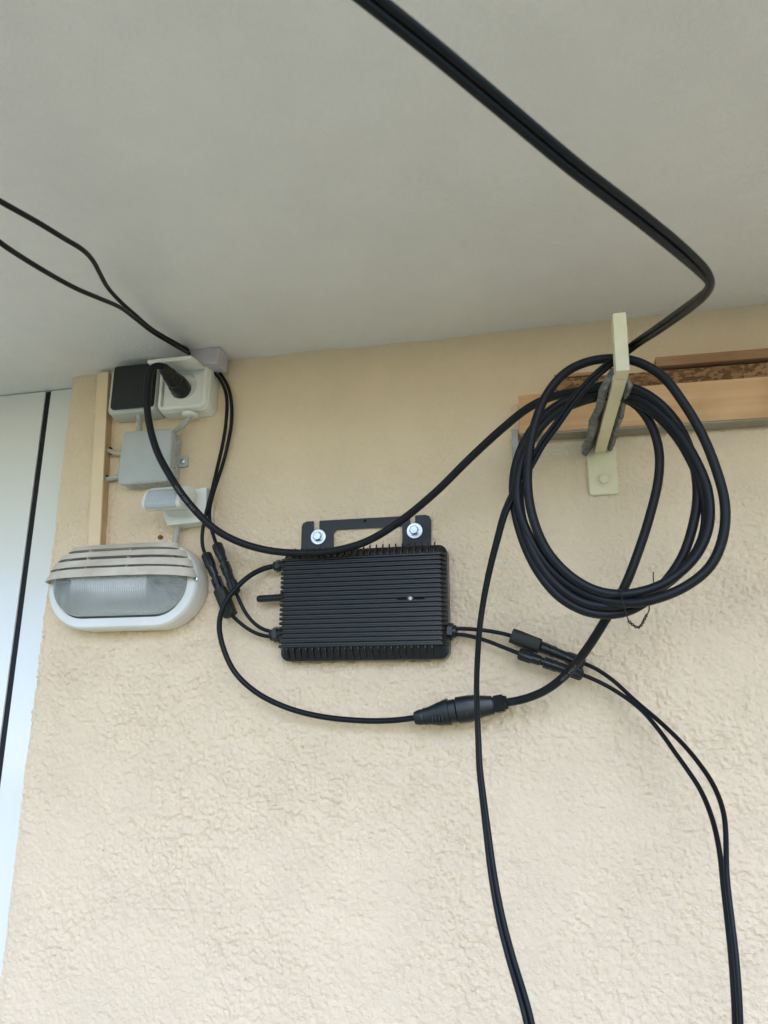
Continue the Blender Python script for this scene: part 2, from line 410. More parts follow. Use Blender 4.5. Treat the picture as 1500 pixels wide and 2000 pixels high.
# ---- balcony slab whose underside is the ceiling
slab = thing('balcony_slab', (0, -0.8, 2.56), 'pale grey painted underside of the balcony slab above the wall', 'ceiling')
def soffit():
    x0, x1, y0, y1 = -1.7, 1.2, -1.15, 0.29
    nx, ny = 150, 96
    H = 0.004 * noise2(nx, ny, x0, x1, y0, y1, 0.3, 3) + 0.0016 * noise2(nx, ny, x0, x1, y0, y1, 0.07, 4)
    X, Y = np.meshgrid(np.linspace(x0, x1, nx), np.linspace(y0, y1, ny))
    near = np.exp(-((Y - 0.0) / 0.05) ** 2)
    H += near * 0.006 * noise2(nx, ny, x0, x1, y0, y1, 0.09, 8)
    fall = np.clip(np.minimum.reduce([X - x0, x1 - X, Y - y0]) / 0.15, 0, 1)
    V = np.stack([X, Y, CEIL + H * fall], -1).reshape(-1, 3)
    F = [(r * nx + c, (r + 1) * nx + c, (r + 1) * nx + c + 1, r * nx + c + 1) for r in range(ny - 1) for c in range(nx - 1)]
    return V, F
add('soffit', soffit(), M_ceil, slab, sharp=60)
add('concrete', bevel_box((0, -0.45, CEIL + 0.106), (11.9, 1.5, 0.2), 0.004), M_ceil, slab)
for nm, cx, cy, sx, sy in (('soffit_margin', -3.80, -0.45, 4.2, 1.48), ('soffit_margin', 3.55, -0.45, 4.7, 1.48)):
    add(nm, bevel_box((cx, cy, CEIL + 0.003), (sx, sy, 0.006), 0.0), M_ceil, slab)
add('soffit_margin', bevel_box((-0.25, -1.1705, CEIL + 0.003), (2.9, 0.041, 0.006), 0.0), M_ceil, slab)

# ---- white door beside the wall
door = thing('house_door', (-1.5, 0.055, 0), 'glossy white door and frame with a black seal at the left edge', 'door')
xs = -1.1185
add('leaf', bevel_box((-1.612, 0.075, 1.229), (0.985, 0.04, 2.458), 0.002), M_door, door)
add('frame', bevel_box((-1.058, 0.075, 1.229), (0.093, 0.04, 2.458), 0.002), M_door, door)
add('seal', bevel_box((-1.112, 0.074, 1.2285), (0.0145, 0.034, 2.457), 0.003), M_seal, door)

# ================================================================== OBJECTS
# ---- timber batten, chipboard strip and lath on the right
bat = thing('timber_batten', W(0.2, 2.262, 0.0), 'planed orange-brown timber batten fixed along the wall behind the coil', 'batten')
def bar_along(x0, x1, zb0, zb1, h, d0, d1, bev):
    """long bar with its lower edge from zb0 at x0 to zb1 at x1"""
    ang = math.atan2(zb1 - zb0, x1 - x0); L = math.hypot(x1 - x0, zb1 - zb0)
    M = Matrix.Rotation(-ang, 4, 'Y')
    return bevel_box(((x0 + x1) / 2, -(d0 + d1) / 2, (zb0 + zb1) / 2 + h / 2), (L, d1 - d0, h), bev, M)
add('beam', bar_along(-0.0262, 1.6, 2.2255, 2.206, 0.0772, 0.003, 0.038, 0.0022), M_wood, bat)
add('underside_board', bar_along(-0.0255, 1.6, 2.2222, 2.2027, 0.003, 0.003, 0.0365, 0.0006), mat('grey_board', (0.33, 0.29, 0.23), 0.8, 0.3, var=0.1, var_scale=20), bat)
cb = tag(add('chipboard_strip', bar_along(0.042, 1.6, 2.3035, 2.284, 0.0335, 0.002, 0.020, 0.001), M_chip, origin=W(0.4, 2.31)),
         'dark flaky chipboard strip lying on top of the timber batten', 'board')
lt = thing('wooden_lath', W(0.5, 2.345), 'thin reddish wooden lath above the chipboard at the right edge', 'lath')
add('strip', bar_along(0.226, 1.6, 2.3405, 2.321, 0.0185, 0.002, 0.0285, 0.0015), M_lath, lt)
ls = tag(add('wood_offcut', bar_along(0.043, 0.115, 2.3388, 2.3380, 0.0065, 0.002, 0.022, 0.001), M_lath, origin=W(0.08, 2.34)),
         'thin wooden offcut on the chipboard left of the bracket', 'offcut')
rod = tag(add('metal_strip', bevel_box(tuple((P(1003, 842, 0.012) + P(1013, 1010, 0.012)) / 2),
          (0.012, 0.022, float(np.linalg.norm(P(1003, 842, 0.012) - P(1013, 1010, 0.012)))), 0.0008,
          Matrix.Rotation(0.02, 4, 'Y')), M_metal, origin=P(1008, 920, 0.01)),
          'thin pale metal strip below the left end of the timber batten', 'strip')

# ---- cream steel wall bracket that carries the coil
ZB = float(P(1172, 885)[2]); DE = 0.344
brk = thing('wall_bracket', W(0.119, ZB), 'cream painted steel hook bracket holding the cable coil', 'bracket')
pc = P(1177, 922, 0.006)
add('back_plate', shell(pc[0], 2.152 + 0.005, [(0.001, .052, .098, .004), (0.0045, .052, .098, .004), (0.006, .049, .095, .003)]), M_bracket, brk)
def hexbolt(c, r, h, p=6):
    t = []
    return lathe(c, c + np.array([0, -h, 0]), [(0, r), (h * .8, r), (h, r * .86)], n=6, ref=(math.sin(.3), 0, math.cos(.3)))
bc = P(1179, 937, 0.006)
add('bolt', join(hexbolt(bc, 0.0098, 0.007), lathe(bc, bc + np.array([0, -.001, 0]), [(0, .0135), (.001, .013)], 24)), M_bracket, brk)
def bar_ring(y, x, hw, z0, z1): return [(x - hw, y, z0), (x + hw, y, z0), (x + hw, y, z1), (x - hw, y, z1)]
add('arm', loft([bar_ring(-0.006, .117, .0098, ZB, ZB + .009), bar_ring(-.17, .1213, .0098, ZB - .0005, ZB + .0085), bar_ring(-DE + .0302, .1262, .0095, ZB, ZB + .009)]), M_bracket, brk)
ub = bevel_box((0.1285, -DE + .015, ZB + .0465), (0.0188, 0.030, 0.0915), 0.0018, Matrix.Rotation(0.028, 4, 'Y'))
add('upstand', ub, M_bracket, brk)
def pad(side):
    """splayed strip of torn grey foam along one side of the arm"""
    n, m = 60, 8; g = np.random.default_rng(5 + side); rough = g.normal(0, 1, (n, m * 2)); out = []
    for i in range(n):
        f = i / (n - 1); d = 0.008 + f * 0.288
        cx = 0.1172 + 0.009 * f
        top = np.array([cx + side * 0.0085, ZB + 0.030]); 
        spl = (0.024 if side < 0 else 0.010) * (0.92 + 0.08 * math.sin(f * 14)) * (1 - .30 * f * f)
        bot = np.array([cx + side * (0.0115 + spl), ZB - 0.001 + 0.0015 * math.sin(f * 17 + side)])
        th = 0.010 if side < 0 else 0.006
        ring = []
        for j in range(m * 2):
            k = j if j < m else 2 * m - 1 - j
            s = k / (m - 1); o = th if j >= m else 0.0
            c = top * (1 - s) + bot * s
            q = c + np.array([side * -o * 0.9, -o * .3]) + rough[i, j] * np.array([.0008, .0008]) * (1.0 if side < 0 else .4)
            ring.append((q[0], -d + rough[i, (j + 3) % (2 * m)] * .001, q[1]))
        out.append(ring)
    return loft(out)
for s in (-1, 1):
    o = add('foam_pad', pad(s), M_felt, brk, sharp=0)

# ---- batten (painted cable cover) beside the boxes
tr = thing('cable_batten', W(-0.905, 2.25), 'slim painted wooden batten hiding cables left of the grey boxes', 'batten')
def batten(dx0, dx1, d0, d1):
    zt, zb = 2.448, 2.058; xt, xb = -0.905, -0.882
    return loft([[W(x + dx0, z, d0), W(x + dx1, z, d0), W(x + dx1, z, d1), W(x + dx0, z, d1)] for x, z in ((xt, zt), (xb, zb))])
add('cover', batten(-0.026, 0.0, 0.0205, 0.0245), M_strip, tr)
add('core', batten(-0.0255, -0.0006, 0.0, 0.0203), M_stripw, tr)
for (px, py) in ((215, 881), (208, 936)):
    c = P(px, py, 0.007)
    add('cable_slot', bevel_box(c + np.array([.0012, 0, 0]), (0.002, 0.010, 0.016), 0.0004), M_dark, tr)

# ---- oval bulkhead lamp
LX, LZ, LW, LH = -0.806, 1.968, 0.320, 0.169
lamp = thing('bulkhead_lamp', W(LX, LZ), 'oval white bulkhead wall lamp with louvred hood over ribbed glass', 'lamp')
def stad(w, h, d, k=20, cx=LX, cz=LZ): return [W(x, z, d) for x, z in rr(cx, cz, w, h, h / 2 - 1e-4, k)]
add('housing', loft([stad(LW - .004, LH - .004, 0.0015), stad(LW, LH, .006), stad(LW, LH, .047), stad(LW - .003, LH - .003, .053),
                     stad(LW - .009, LH - .009, .056), stad(LW - .040, LH - .040, .056), stad(LW - .043, LH - .043, .053),
                     stad(LW - .046, LH - .046, .020)], cap1=False), M_lampw, lamp)
add('reflector', loft([stad(LW - .045, LH - .045, .0195), stad(LW - .045, LH - .045, .021)]), M_reflw, lamp)
bz = LZ - 0.005
add('bulb', join(lathe(W(LX - .07, bz, .046), W(LX + .06, bz, .046), [(0, .006), (.004, .017), (.02, .021), (.10, .021), (.122, .013), (.13, .004)], 20)),
    mat('opal_bulb', (0.88, 0.88, 0.86), 0.3, 0.5), lamp)
add('bulb_holder', lathe(W(LX + .055, bz, .046), W(LX + .105, bz, .046), [(0, .015), (.03, .018), (.05, .018)], 16), M_lampw, lamp)
add('gasket', loft([stad(LW - .041, LH - .041, .050), stad(LW - .041, LH - .041, .0572), stad(LW - .047, LH - .049, .0585), stad(LW - .047, LH - .049, .050)], False, False), M_gask, lamp)
def lens_geo():
    w, h = LW - .038, LH - .046
    r = h / 2; Ls = w - h
    per = 2 * Ls + 2 * math.pi * r
    ribs = 150; n = ribs * 6; m = 12; V, F = [], []
    for k in range(m + 1):
        s = k / m                        # 0 rim .. 1 ridge line
        prof = math.sin(s * math.pi / 2) ** 0.55
        for i in range(n):
            a = per * i / n; b = a
            if b < Ls: c = (-Ls / 2 + b, 0); nx, nz = 0, -1
            elif b < Ls + math.pi * r:
                t = (b - Ls) / r - math.pi / 2; c = (Ls / 2, 0); nx, nz = math.cos(t), math.sin(t)
            elif b < 2 * Ls + math.pi * r: c = (Ls / 2 - (b - Ls - math.pi * r), 0); nx, nz = 0, 1
            else:
                t = (b - 2 * Ls - math.pi * r) / r + math.pi / 2; c = (-Ls / 2, 0); nx, nz = math.cos(t), math.sin(t)
            rad = r * (1 - s) ** 0.9
            rip = 0.0018 * math.cos(2 * math.pi * i / 6) * min(1, 3.0 * (1 - s)) * min(1, 6 * s)
            d = 0.0560 + 0.042 * prof + rip * 0.9
            V.append(W(LX + c[0] + nx * (rad + rip * .5), LZ + c[1] + nz * (rad + rip * .5), d))
    for k in range(m):
        for i in range(n):
            j = (i + 1) % n
            F.append((k * n + i, k * n + j, (k + 1) * n + j, (k + 1) * n + i))
    return V, F
add('ribbed_glass', lens_geo(), M_lens, lamp, sharp=0)
def slat_geo(zl, zu, hw, dl, du, back=0.054):
    """curved louvre blade: lower outer edge at zl / depth dl, upper inner edge at zu / depth du"""
    def plan(hw_, dmax, n=28):
        pts = []
        for i in range(n + 1):
            t = -1 + 2 * i / n; x = hw_ * math.copysign(abs(math.sin(t * math.pi / 2)) ** 1.0, t)
            e = max(0.0, 1 - abs(x / hw_) ** 3.2) ** (1 / 2.0)
            pts.append((x, back + (dmax - back) * e))
        return pts
    out_l, out_u = plan(hw, dl), plan(hw * .955, du)
    th = 0.0028; V, F = [], []
    n = len(out_l)
    for (xl, d_l), (xu, d_u) in zip(out_l, out_u):
        V += [W(LX + xl, zl, d_l), W(LX + xu, zu, d_u), W(LX + xu * .985, zu, max(back - .004, d_u - th)), W(LX + xl * .985, zl, max(back - .004, d_l - th))]
    for i in range(n - 1):
        for a, b in ((0, 1), (1, 2), (2, 3), (3, 0)):
            F.append((i * 4 + a, i * 4 + b, (i + 1) * 4 + b, (i + 1) * 4 + a))
    F.append((0, 1, 2, 3)); F.append(tuple((n - 1) * 4 + k for k in (3, 2, 1, 0)))
    return V, F
for (zl, zu, hw, dl, du) in ((1.9755, 1.9930, .1605, .114, .104), (1.9965, 2.0115, .1525, .109, .097),
                             (2.0165, 2.0295, .1395, .100, .086), (2.0345, 2.0465, .1205, .088, .070)):
    add('slat', slat_geo(zl, zu, hw, dl, du), M_lampd, lamp)
for xo in (-0.052, 0.034):
    for (z, d) in ((1.9955, .099), (2.0150, .090), (2.0330, .080)):
        add('slat_spacer', bevel_box((LX + xo + (2.0 - z) * .15, -(d - .006), z), (0.004, 0.014, 0.0048), 0.0006), M_lampd, lamp)
sc = P(382, 1131, .0565)
add('screw', join(lathe(sc, sc + np.array([0, -.002, 0]), [(0, .0046), (.0012, .0046), (.002, .0032)], 18)), M_zinc, lamp)
add('screw_recess', bevel_box(sc + np.array([0, -.0021, 0]), (.0055, .0006, .0012), 0), M_dark, lamp)
add('screw_recess', bevel_box(sc + np.array([0, -.0022, 0]), (.0012, .0006, .0055), 0), M_dark, lamp)

# ---- grey socket with closed charcoal lid
sx, sz = -0.8285, 2.391
s1 = thing('power_socket', W(sx, sz), 'grey surface socket with a closed charcoal lid under the ceiling', 'socket')
add('box', shell(sx, sz, [(.001, .115, .113, .012), (.020, .114, .112, .012), (.0385, .111, .109, .012), (.043, .107, .105, .010), (.045, .100, .098, .008)]), M_lgrey, s1)
add('lid', shell(sx + .004, sz + .004, [(.044, .098, .099, .006), (.050, .0975, .0985, .006), (.0525, .094, .095, .005)]), M_dlid, s1)
add('lid_grip', bevel_box(W(sx + .004, sz - .0455, .0535), (.060, .004, .004), .001), M_dlid, s1)

# ---- white socket with its lid open
wx, wz = -0.7125, 2.3885
s2 = thing('power_socket', W(wx, wz), 'cream white surface socket with raised lid and black plug inserted', 'socket')
add('box', shell(wx + .001, wz, [(.001, .116, .116, .014), (.018, .115, .115, .014), (.036, .112, .112, .014)]), M_wplast, s2)
def ringplate(cx, cz, spec, k=6):
    return loft([[W(x, z, d) for x, z in rr(cx, cz, w, h, r, k)] for d, w, h, r in spec], False, False)
add('cover_frame', ringplate(wx, wz, [(.034, .110, .110, .013), (.043, .109, .109, .013), (.0465, .105, .105, .012), (.0475, .099, .099, .010), (.0470, .094, .094, .006), (.040, .0935, .0935, .005)]), M_wplast, s2)
add('inner_plate', ringplate(wx, wz - .001, [(.0365, .0915, .0905, .004), (.0395, .0908, .0898, .004), (.0405, .0895, .0885, .004), (.0405, .066, .066, .0329), (.0418, .064, .064, .0319), (.0418, .060, .060, .0299), (.0330, .056, .056, .0279), (.022, .043, .043, .0214), (.022, .002, .002, .00099)], 10), M_wplast, s2)
# lid: hinge on the frame's top edge, raised to just above level
hz = wz + .034
lid = bmesh.new()
M = Matrix.Translation(Vector((wx, -.047, hz))) @ Matrix.Rotation(R(7), 4, 'X')
lid = bevel_box((0, 0, 0), (.096, .064, .0085), .0024)
bmesh.ops.translate(lid, verts=lid.verts, vec=Vector((0, -.031, 0))); bmesh.ops.transform(lid, matrix=M, verts=lid.verts)
lo = add('lid', lid, M_wplast, s2)
g = bevel_box((0, -.0605, -.001), (.026, .0035, .0052), .0008); bmesh.ops.transform(g, matrix=M, verts=g.verts)
add('finger_grip', g, M_wplast, lo)
add('hinge_pin', lathe(W(wx - .044, hz, .047), W(wx + .044, hz, .047), [(0, .0034), (.088, .0034)], 12), M_wplast, s2)
kc = P(371, 811, .030)
add('cable_entry', lathe(kc + np.array([0, 0, .003]), kc + np.array([0, 0, -.0035]), [(0, .0165), (.0045, .016), (.0065, .0135)], 24, ref=(0, 1, 0)), M_wplast, s2)

# ---- junction box
jx, jz = -0.786, 2.2375
jb = thing('junction_box', W(jx, jz), 'square grey junction box with blank cover and knock-out rings', 'junction box')
add('body', shell(jx, jz, [(.001, .1125, .1125, .010), (.036, .111, .112, .010)]), M_gplast, jb)
add('cover', shell(jx - .001, jz, [(.0345, .1155, .1165, .009), (.0405, .1145, .1155, .009), (.0430, .108, .109, .007)]), M_gplast, jb)
def torus_ring(c, axis, R0, r=.0019):
    a = np.linspace(0, 2 * math.pi, 25); ref = np.array([0, 0, 1.0]) if abs(axis[2]) < .5 else np.array([0, 1.0, 0])
    u = np.cross(axis, ref); v = np.cross(axis, u)
    return tube([c + (u * math.cos(t) + v * math.sin(t)) * R0 for t in a], r, 6)
for k in range(3):
    c = np.array([jx + .0561, -.0185, jz + .034 - .034 * k])
    add('knock_out', join(torus_ring(c, np.array([1., 0, 0]), .0145), torus_ring(c, np.array([1., 0, 0]), .0095), torus_ring(c, np.array([1., 0, 0]), .0045)), M_gplast, jb)
    c = np.array([jx - .022 + .030 * k, -.0185, jz - .0562])
    add('knock_out', join(torus_ring(c, np.array([0, 0, 1.]), .0135), torus_ring(c, np.array([0, 0, 1.]), .0090)), M_gplast, jb)
lug = P(357, 902, .004)
lo = add('fixing_lug', shell(lug[0], lug[2], [(.0005, .024, .024, .002), (.006, .023, .023, .002)]), M_gplast, jb)
add('screw', lathe(lug + np.array([.001, -.002, 0]), lug + np.array([.001, -.005, 0]), [(0, .0058), (.002, .0055), (.003, .004)], 16), M_zinc, lo)
# faint V-shaped sink mark on the cover is left to the plastic's variation

# ---- motion sensor
ms = thing('motion_sensor', W(-.70, 2.125), 'white motion sensor with tilted grey lens above the lamp', 'sensor')
pts = [(-.742, 2.118), (-.737, 2.104), (-.729, 2.0885), (-.6455, 2.0925), (-.6485, 2.164), (-.742, 2.160)]
add('mount', prism(pts, .001, .034, .004), M_sens, ms)
hc = np.array([-.704, -.078, 2.131])
def barrel(x0, x1, prof, a0, a1, ry, rz, n=30, tilt=R(14)):
    rings = []
    for s, k in prof:
        ring = []
        for j in range(n):
            a = a0 + (a1 - a0) * j / (n if abs(a1 - a0 - 2 * math.pi) < 1e-6 else n - 1)
            c_, s_ = math.cos(a), math.sin(a)
            y = -math.copysign(abs(c_) ** .75, c_) * ry * k; z = math.copysign(abs(s_) ** .75, s_) * rz * k
            y2 = y * math.cos(tilt) - z * math.sin(tilt) * -1; z2 = z * math.cos(tilt) + y * math.sin(tilt)
            ring.append((x0 + (x1 - x0) * s, hc[1] + y2, hc[2] + z2))
        rings.append(ring)
    return rings
add('head', loft(barrel(-.7495, -.659, [(0, .45), (.03, .78), (.08, .95), (.14, 1), (.86, 1), (.93, .95), (.98, .75), (1, .45)], 0, 2 * math.pi, .034, .0262)), M_sens, ms)
add('neck', loft([[(x, -.020, z) for x, z in rr(-.700, 2.128, .060, .048, .008)], [(x, -.060, z) for x, z in rr(-.702, 2.130, .052, .040, .008)]]), M_sens, ms)
M_senl = mat('sensor_lens', (0.46, 0.48, 0.49), 0.22, 0.5, coat=0.3)
lr = barrel(-.7365, -.672, [(i / 12, 1.015 + .02 * math.sin(math.pi * i / 12)) for i in range(13)], R(-52), R(38), .0345, .0266, 20)
add('lens', loft(lr, False, False), M_senl, ms)
gl = []
for i in range(1, 12, 1):
    gl.append(tube([np.array(p) + np.array([0, -.0003, 0]) for p in lr[i]], .00035, 4))
for j in range(3, 18, 4):
    gl.append(tube([np.array(lr[i][j]) + np.array([0, -.0003, 0]) for i in range(13)], .00035, 4))
gr = add('lens_grid', join(*gl), mat('lens_grid_lines', (0.52, 0.54, 0.55), 0.3, 0.5), ms); 
for k, (px, py) in enumerate(((361, 1021),)):
    c = P(px, py, .030); add('drain_hole', lathe(c + np.array([0, 0, .002]), c + np.array([0, 0, -.0012]), [(0, .0032), (.0032, .0030)], 14, ref=(0, 1, 0)), M_dark, ms)

# ---- short grey cables between the boxes
def cable(name, pts, r, m, label, cat='cable', n=12, group=None, step=.006):
    q = smooth_path(pts, step)
    return tag(add(name, tube(q, r, n), m, origin=pts[0], sharp=60), label, cat, group)
G = 'short grey installation cables'
cable('grey_cable', [P(271, 806, .028), P(272, 822, .028), P(273, 848, .024)], .0055, M_gcable, 'short grey cable from charcoal-lidded socket down to the junction box', group=G)
cable('grey_cable', [P(372, 806, .028), P(368, 820, .028), P(352, 835, .026), P(334, 847, .022), P(326, 852, .022)], .0055, M_gcable, 'curved grey cable from the white socket to the junction box', group=G)
cable('grey_cable', [P(210, 880, .008), P(217, 882, .008), P(228, 886, .013), P(248, 884, .018)], .0055, mat('cream_sheath', (0.52, 0.45, 0.35), 0.6), 'beige cable stub from the batten slot into upper left of junction box', group=G)
cable('grey_cable', [P(203, 937, .008), P(212, 936, .008), P(226, 932, .013), P(248, 930, .018)], .0055, M_gcable, 'grey cable stub from the batten slot into lower left of junction box', group=G)
cable('grey_cable', [P(349, 1012, .018), P(347, 1030, .018), P(344, 1048, .018), P(341, 1066, .018)], .0062, M_gcable, 'short grey cable between the motion sensor and the lamp', group=G)
hp = P(314, 1050)
tag(add('wall_plug', join(lathe(hp + np.array([0, .003, 0]), hp + np.array([0, -.0042, 0]), [(0, .0048), (.0068, .0048), (.0072, .0042)], 18)), M_hole, origin=hp),
    'small brown plugged drill hole above the lamp', 'wall plug')

# ---- mauve foam block wedged over the solar cables
fc = P(408, 700, .040)
fb = bevel_box((0, 0, 0), (.066, .046, .037), .003, seg=3)
bmesh.ops.subdivide_edges(fb, edges=[e for e in fb.edges if e.calc_length() > .02], cuts=5, use_grid_fill=True)
for v in fb.verts: v.co += Vector((random.gauss(0, .0004), random.gauss(0, .0004), random.gauss(0, .0004)))
bmesh.ops.transform(fb, matrix=Matrix.Translation(Vector(fc + np.array([0, 0, -.004]))) @ Matrix.Rotation(R(6), 4, 'Y'), verts=fb.verts)
tag(add('foam_block', fb, M_foam, origin=fc), 'small mauve foam block wedged against the ceiling beside the white socket', 'foam block')

# ---- inverter
IX0, IX1, IZ0, IZ1 = -.4800, -.1675, 1.8175, 2.0234
icx = (IX0 + IX1) / 2; icz = (IZ0 + IZ1) / 2
FX0, FX1, FZ0, FZ1 = -.4795, -.1735, 1.8395, 2.0075
inv = thing('solar_inverter', W(icx, icz), 'flat black finned solar micro inverter bolted to the yellow wall', 'inverter')
fcx, fcz = (FX0 + FX1) / 2, (FZ0 + FZ1) / 2
def rrW(cx, cz, w, h, r, d): return [W(x, z, d) for x, z in rr(cx, cz, w, h, r)]
add('housing', loft([rrW(icx, icz, IX1 - IX0 - .004, IZ1 - IZ0 - .004, .014, .004), rrW(icx, icz, IX1 - IX0, IZ1 - IZ0, .016, .006),
                     rrW(icx, icz, IX1 - IX0, IZ1 - IZ0, .016, .0305), rrW(icx, icz, IX1 - IX0 - .004, IZ1 - IZ0 - .004, .014, .0315),
                     rrW(icx, icz, IX1 - IX0 - .010, IZ1 - IZ0 - .012, .012, .0330),
                     rrW(fcx, fcz, FX1 - FX0 - .008, FZ1 - FZ0 + .002, .010, .0425), rrW(fcx, fcz, FX1 - FX0 - .012, FZ1 - FZ0 - .002, .008, .0445)]), M_alu, inv)
NF = 20
pitch = (FZ1 - FZ0 - .007) / (NF - 1)
out = [(IX0 + .002 - fcx, .0320), (FX0 - .001 - fcx, .0455), (FX0 + .003 - fcx, .0500), (FX1 - .003 - fcx, .0500), (FX1 + .0005 - fcx, .0455), (IX1 - .001 - fcx, .0320)]
def fin_mesh():
    rings = []
    for z, pull in ((-.0027, .0070), (-.0026, .0016), (-.0020, .0004), (0, 0), (.0020, .0004), (.0026, .0016), (.0027, .0070)):
        rings.append([(x + math.copysign(min(pull, .004), -x) * (.6 if d < .049 else .3), -(d - (pull if d > .04 else 0)), z) for x, d in out])
    me = mk_mesh('fin', *loft(rings), sharp=50); me.materials.append(M_alu); return me
fm = fin_mesh()
for k in range(NF): piece('fin', fm, inv, (fcx, 0, FZ0 + .0035 + k * pitch))
def blade_mesh(top):
    s = 1 if top else -1
    pr = [(.0310, s * -.004), (.0315, s * -.0022), (.0345, s * -.0034), (.0465, s * -.0190), (.0465, s * -.026), (.040, s * -.026), (.034, s * -.012)]
    if top: pr = [(.0310, -.002), (.0315, .0062), (.0335, .0052), (.0355, -.0020), (.0465, -.0130), (.0465, -.020), (.040, -.020), (.034, -.010)]
    bm = bmesh.new(); a = [bm.verts.new((-.0011, -d, z)) for d, z in pr]; b = [bm.verts.new((.0011, -d, z)) for d, z in pr]
    bm.faces.new(a); bm.faces.new(b[::-1])
    for i in range(len(pr)):
        j = (i + 1) % len(pr); bm.faces.new((a[i], b[i], b[j], a[j]))
    bmesh.ops.recalc_face_normals(bm, faces=bm.faces)
    me = bpy.data.meshes.new('edge_fin'); bm.to_mesh(me); bm.free(); me.materials.append(M_alu); return me
bt, bb = blade_mesh(True), blade_mesh(False)
NB = 23
for k in range(NB):
    x = FX0 + .016 + (FX1 - FX0 - .038) * k / (NB - 1)
    piece('edge_fin', bb, inv, (x, 0, IZ0)); piece('edge_fin', bt, inv, (x + .006, 0, IZ1))
# mounting plate with two open slots and a carrying window
ax0, ax1, at_ = -.4555, -.2000, 2.0885
pl = [(ax0, 2.01), (ax0, at_ - .010), (ax0 + .003, at_ - .003), (ax0 + .010, at_), (-.4300, at_), (-.4300, at_ - .0165), (-.4215, at_ - .0165)]
pl = [(ax0, 2.01), (ax0, at_ - .010), (ax0 + .003, at_ - .003), (ax0 + .010, at_), (-.4315, at_), (-.4315, at_ - .022), (-.4195, at_ - .026), (-.4195, at_ - .014), (-.4195, at_),
      (-.2400, at_), (-.2400, at_ - .014), (-.2390, at_ - .026), (-.2300, at_ - .022), (-.2300, at_ - .012), (-.2300, at_), (ax1 - .010, at_), (ax1 - .003, at_ - .003), (ax1, at_ - .010), (ax1, 2.01),
      (-.255, 2.01), (-.255, at_ - .016), (-.258, at_ - .0195), (-.384, at_ - .0195), (-.389, at_ - .023), (-.3905, at_ - .028), (-.3905, 2.01)]
plate = add('mounting_plate', prism(pl, .003, .0062, 0.0), M_steelpl, inv)
hb = P(713, 1017, .0063)
add('rivet_hole', lathe(hb, hb + np.array([0, -.0004, 0]), [(0, .0028), (.0004, .0028)], 14), M_dark, plate)
lc = P(803, 1170, .0425)
add('indicator_boss', lathe(lc + np.array([0, .004, 0]), lc + np.array([0, -.0085, 0]), [(0, .0062), (.0115, .0062), (.0125, .0055)], 24), M_alu, inv)
add('indicator_light', lathe(lc + np.array([0, -.0085, 0]), lc + np.array([0, -.0096, 0]), [(0, .0033), (.0007, .0032), (.0011, .0022)], 20), M_led, inv)
for sx_ in (-1, 1):
    add('indicator_slot', bevel_box(lc + np.array([sx_ * .0165, -.0080, 0]), (.017, .0012, .0020), .0003), M_dark, inv)
an0 = P(552, 1167, .030); an1 = P(500, 1170, .030)
add('antenna', lathe(an0, an1, [(-.004, .0080), (.004, .0080), (.006, .0070), (.0455, .0068), (.0500, .0054), (.0515, .0022)], 18), M_plast, inv)
def gland(p0, p1, r):
    L = np.linalg.norm(np.array(p1) - p0)
    return join(lathe(p0, p1, [(-.006, r * .9), (L * .30, r * .9)], 20), lathe(p0, p1, [(L * .28, r), (L * .30, r * 1.12), (L * .72, r * 1.12), (L * .76, r)], 6),
                lathe(p0, p1, [(L * .74, r * .92), (L, r * .85), (L + .002, r * .5)], 20))
ga = (P(553, 1104, .026), P(536, 1106, .026)); gb = (P(550, 1238, .026), P(529, 1241, .026)); gc = (P(868, 1232, .026), P(891, 1234, .026))
add('cable_gland', gland(*ga, .0105), M_plast, inv); add('cable_gland', gland(*gb, .0125), M_plast, inv); add('cable_gland', gland(*gc, .0130), M_plast, inv)

RC, RS, RD, RA = .0069, .0036, .0036, .0051
ac = [(540, 1105, .026), (520, 1109, .03), (490, 1123, .045), (458, 1152, .058), (436, 1185, .062), (428, 1222, .060), (436, 1265, .055), (458, 1312, .05), (500, 1352, .045), (560, 1382, .04), (630, 1400, .036), (720, 1408, .034), (780, 1406, .036), (816, 1401, .040)]
lead = add('power_lead', tube(smooth_path([P(*p) for p in ac]), RA, 12), M_solar, inv, sharp=60)
# plug-and-socket coupling in the AC run
A0, A1 = P(809, 1403, .040), P(991, 1372, .046)
def coupling(spec, n=28):
    t, u, v, L = axes(A0, A1); rings = []
    for s, h, off in spec:
        c = A0 + t * (L * s) + u * off
        ring = []
        for j in range(n):
            a = 2 * math.pi * j / n; cc, ss = math.cos(a), math.sin(a); q = 2 / 2.9
            ring.append(c + u * math.copysign(abs(cc) ** q, cc) * h + v * math.copysign(abs(ss) ** q, ss) * h * .8)
        rings.append(ring)
    return loft(rings)
cpl = add('coupler_half', coupling([(0, .0075, 0), (.01, .0105, 0), (.05, .0128, 0), (.085, .0135, 0), (.09, .0128, 0), (.10, .0128, 0), (.105, .0142, 0), (.17, .0150, 0), (.27, .0195, 0), (.37, .0222, .001), (.385, .0222, .001), (.39, .0195, .001), (.46, .0195, .001)]), M_plast, lead)
for k in range(4):
    t, u, v, L = axes(A0, A1)
    c = A0 + t * (L * (.215 + .035 * k)) - u * (.0075 + .0012 * k)
    nrm = -v if (-v)[1] < 0 else v
    Mx = Matrix((tuple(t), tuple(nrm), tuple(u))).transposed().to_4x4()
    add('grip_groove', bevel_box(c + nrm * (.0145 + .0013 * k), (.0016, .004, .011), .0004, Mx), M_plast, cpl)

